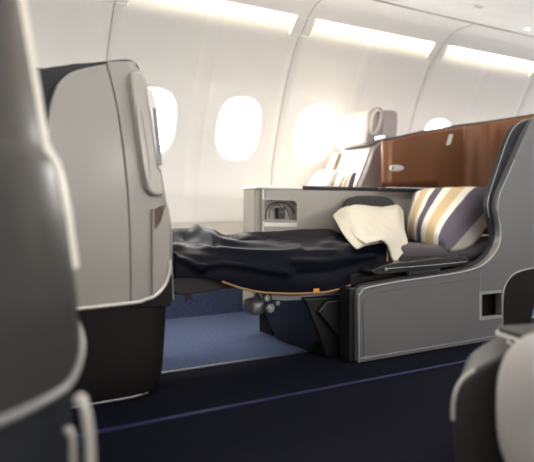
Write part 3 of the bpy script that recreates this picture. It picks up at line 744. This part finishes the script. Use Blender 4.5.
box('seat_cushion', 1.75, 2.28, 2.64, 3.06, 0.44, 0.60, CREAMSEAT, ws, bevel=0.04, seg=4)
box('seat_base', 1.80, 2.30, 2.66, 3.04, 0.0, 0.44, DARK, ws, bevel=0.01)
p_ = pillow('pillow', P(305, 190, 3.00), P(319, 172, 3.00), P(339, 171, 2.84), P(329, 190, 2.80), 0.035, 0.03, WHITE, WHITE)
tag(p_, 'white pillow on the window seat behind the console', 'pillow')
p_ = pillow('cushion', P(333, 188, 2.72), P(343, 176, 2.73), P(357, 172, 2.655), P(352, 190, 2.65), 0.022, 0.015, STR, GREYBACK)
tag(p_, 'small dark striped pillow leaning against the window seat backrest', 'pillow')

# =====================================================================  FOREGROUND SHELL, LEFT (blurred)
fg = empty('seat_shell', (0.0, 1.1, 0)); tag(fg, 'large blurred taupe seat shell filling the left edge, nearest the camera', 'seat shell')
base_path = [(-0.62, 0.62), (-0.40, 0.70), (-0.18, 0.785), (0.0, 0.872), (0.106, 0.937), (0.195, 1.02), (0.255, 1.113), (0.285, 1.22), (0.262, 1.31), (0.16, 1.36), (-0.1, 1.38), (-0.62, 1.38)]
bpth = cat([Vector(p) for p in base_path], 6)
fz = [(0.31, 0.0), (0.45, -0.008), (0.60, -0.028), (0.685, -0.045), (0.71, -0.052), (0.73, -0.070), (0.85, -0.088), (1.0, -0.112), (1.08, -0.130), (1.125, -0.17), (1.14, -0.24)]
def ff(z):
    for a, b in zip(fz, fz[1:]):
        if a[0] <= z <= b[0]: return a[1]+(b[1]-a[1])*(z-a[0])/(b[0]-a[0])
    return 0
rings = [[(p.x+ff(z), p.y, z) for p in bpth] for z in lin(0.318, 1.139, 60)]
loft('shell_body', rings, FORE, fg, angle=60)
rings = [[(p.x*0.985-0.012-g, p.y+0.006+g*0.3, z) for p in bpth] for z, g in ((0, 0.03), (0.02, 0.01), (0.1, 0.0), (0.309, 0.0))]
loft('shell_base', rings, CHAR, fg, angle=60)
tr_ = []
for i, p in enumerate(bpth[:46]):
    k = max(0, (i-32)/10); tr_.append(Vector((p.x+0.001, p.y-0.002, 0.312+0.055*min(1.3, k)**1.5)))
tube('trim_bead', tr_, 0.0065, EDGET, fg)
# added pale strip along the rear edge, window highlight put into its colour
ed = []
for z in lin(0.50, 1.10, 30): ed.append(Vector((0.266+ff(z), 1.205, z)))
tube('edge_highlight', ed, [0.030]*len(ed), BRIGHT, fg)
# pale plastic arm end standing beside the shell
ae = empty('armrest_end', (0.2, 0.95, 0)); tag(ae, 'blurred pale curved armrest end below the nearest shell, bottom left', 'armrest')
pts = cat([Pd(a, b, 0.98) for a, b in ((77, 402), (80, 398.5), (83.5, 404), (87, 420), (89.5, 440), (90.5, 470), (90.5, 540))], 4)
pts = [p for p in pts if p.z > 0.004]; pts.append(Vector((pts[-1].x, pts[-1].y, 0.0)))
tube('pale_edge', pts, 0.009, LIGHTTRIM, ae)
pts = cat([Pd(a, b, 1.0) for a, b in ((66, 432), (69, 429), (72, 436), (73, 450), (73, 520))], 4)
pts = [p for p in pts if p.z > 0.004]; pts.append(Vector((pts[-1].x, pts[-1].y, 0.0)))
tube('inner_edge', pts, 0.006, LIGHTTRIM, ae)

# =====================================================================  CENTRE SEAT, BOTTOM RIGHT
cs_ = empty('centre_seat', Pd(520, 400, 1.4)*1.0); cs_.location.z = 0
tag(cs_, 'centre row seat at the bottom right, pale fabric cushion and dark rounded arm', 'airline seat')
def prismD(name, pts, d0, d1, m, parent, **k):           # slab facing the aisle corner, thickness away from it
    n = len(pts); g = Vector((SN+0.42*CS, CS-0.42*SN, 0))
    a = [Pd(x, y, d0) for x, y in pts]; b = [p+g*(d1-d0) for p in a]
    for q in a+b: q.z = max(q.z, 0.0)
    f = [list(range(n)), list(range(2*n-1, n-1, -1))] + [[i, (i+1) % n, n+(i+1) % n, n+i] for i in range(n)]
    return obj(name, a+b, f, m, parent, **k)
out = [(p.x, p.y) for p in cat([Vector(q) for q in ((453, 430), (453, 408), (455, 394), (461, 381), (471, 372), (486, 363), (503, 355), (530, 349), (560, 346))], 4)]
prismD('arm_body', [(453.5, 475)]+out+[(560, 475)], 1.38, 1.62, ARMD, cs_, bevel=0.02, seg=5)
tube('arm_edge', [Pd(a, b, 1.385) for a, b in out[2:18]], [0.0045]*16, LIGHTTRIM, cs_)
c = Pd(540, 338, 1.42)
def rrect(cx, cy, hx, hy, r, ang, n=6):
    o_ = []
    for qx, qy, a0 in ((1, 1, 0), (-1, 1, 90), (-1, -1, 180), (1, -1, 270)):
        for k in range(n+1):
            a = math.radians(a0+90*k/n); o_.append((qx*(hx-r)+r*math.cos(a), qy*(hy-r)+r*math.sin(a)))
    ca, sa = math.cos(ang), math.sin(ang)
    return [(cx+x*ca-y*sa, cy+x*sa+y*ca) for x, y in o_]
tl = Pd(544, 336, 1.40)
prismZ('tray', rrect(tl.x+0.02, tl.y, 0.10, 0.07, 0.025, -TH+0.25), tl.z-0.008, tl.z+0.014, ARMD, cs_, bevel=0.004)
tube('tray_edge', [Vector((x, y, tl.z-0.002)) for x, y in rrect(tl.x+0.02, tl.y, 0.102, 0.072, 0.025, -TH+0.25)[8:22]], 0.004, SILVER, cs_)
prismZ('tray_lower', rrect(tl.x+0.04, tl.y-0.005, 0.095, 0.06, 0.02, -TH+0.25), tl.z-0.030, tl.z-0.013, ARMD, cs_, bevel=0.004)
tube('tray_lower_edge', [Vector((x, y, tl.z-0.024)) for x, y in rrect(tl.x+0.04, tl.y-0.005, 0.097, 0.062, 0.02, -TH+0.25)[8:22]], 0.003, SILVER, cs_)
import mathutils
R = mathutils.Matrix.Rotation(-TH, 3, 'Z')
cc = Pd(568, 425, 1.26)
V, Fc = superell((cc.x, cc.y, 0.178), (0.138, 0.12, 0.178), 2.7, rot=R)
obj('seat_cushion', V, Fc, PALEFAB, cs_)

# =====================================================================  LIGHT
W = bpy.data.worlds.new('sky'); S.world = W; W.use_nodes = True
bg = W.node_tree.nodes['Background']; bg.inputs[0].default_value = (1.0, 0.985, 0.95, 1); bg.inputs[1].default_value = 20.0
def area(name, loc, size, sy, power, col, dirv):
    L = bpy.data.lights.new(name, 'AREA'); L.shape = 'RECTANGLE'; L.size = size; L.size_y = sy; L.energy = power; L.color = col
    o = bpy.data.objects.new(name, L); COL.objects.link(o); o.location = loc
    o.rotation_euler = Vector(dirv).to_track_quat('-Z', 'Y').to_euler(); return o
area('ceiling_wash', (1.9, 1.2, 2.13), 6.0, 0.5, 34, (1.0, 0.97, 0.93), (0, 0.55, -1))

cam = bpy.data.cameras.new('camera'); co = bpy.data.objects.new('camera', cam); COL.objects.link(co)
co.location = (0, 0, EYE); co.rotation_euler = (math.radians(90), 0, -TH)
cam.sensor_width = 36; cam.lens = F/534*36; cam.shift_y = -(231-HOR)/534; cam.clip_start = 0.02
cam.dof.use_dof = True; cam.dof.focus_distance = 2.4; cam.dof.aperture_fstop = 1.4
S.camera = co
S.view_settings.view_transform = 'Standard'; S.view_settings.look = 'None'; S.view_settings.gamma = 1; S.view_settings.use_curve_mapping = False
S.view_settings.exposure = 0.75
S.cycles.use_denoising = True; S.cycles.max_bounces = 10; S.cycles.diffuse_bounces = 6; S.cycles.transparent_max_bounces = 8
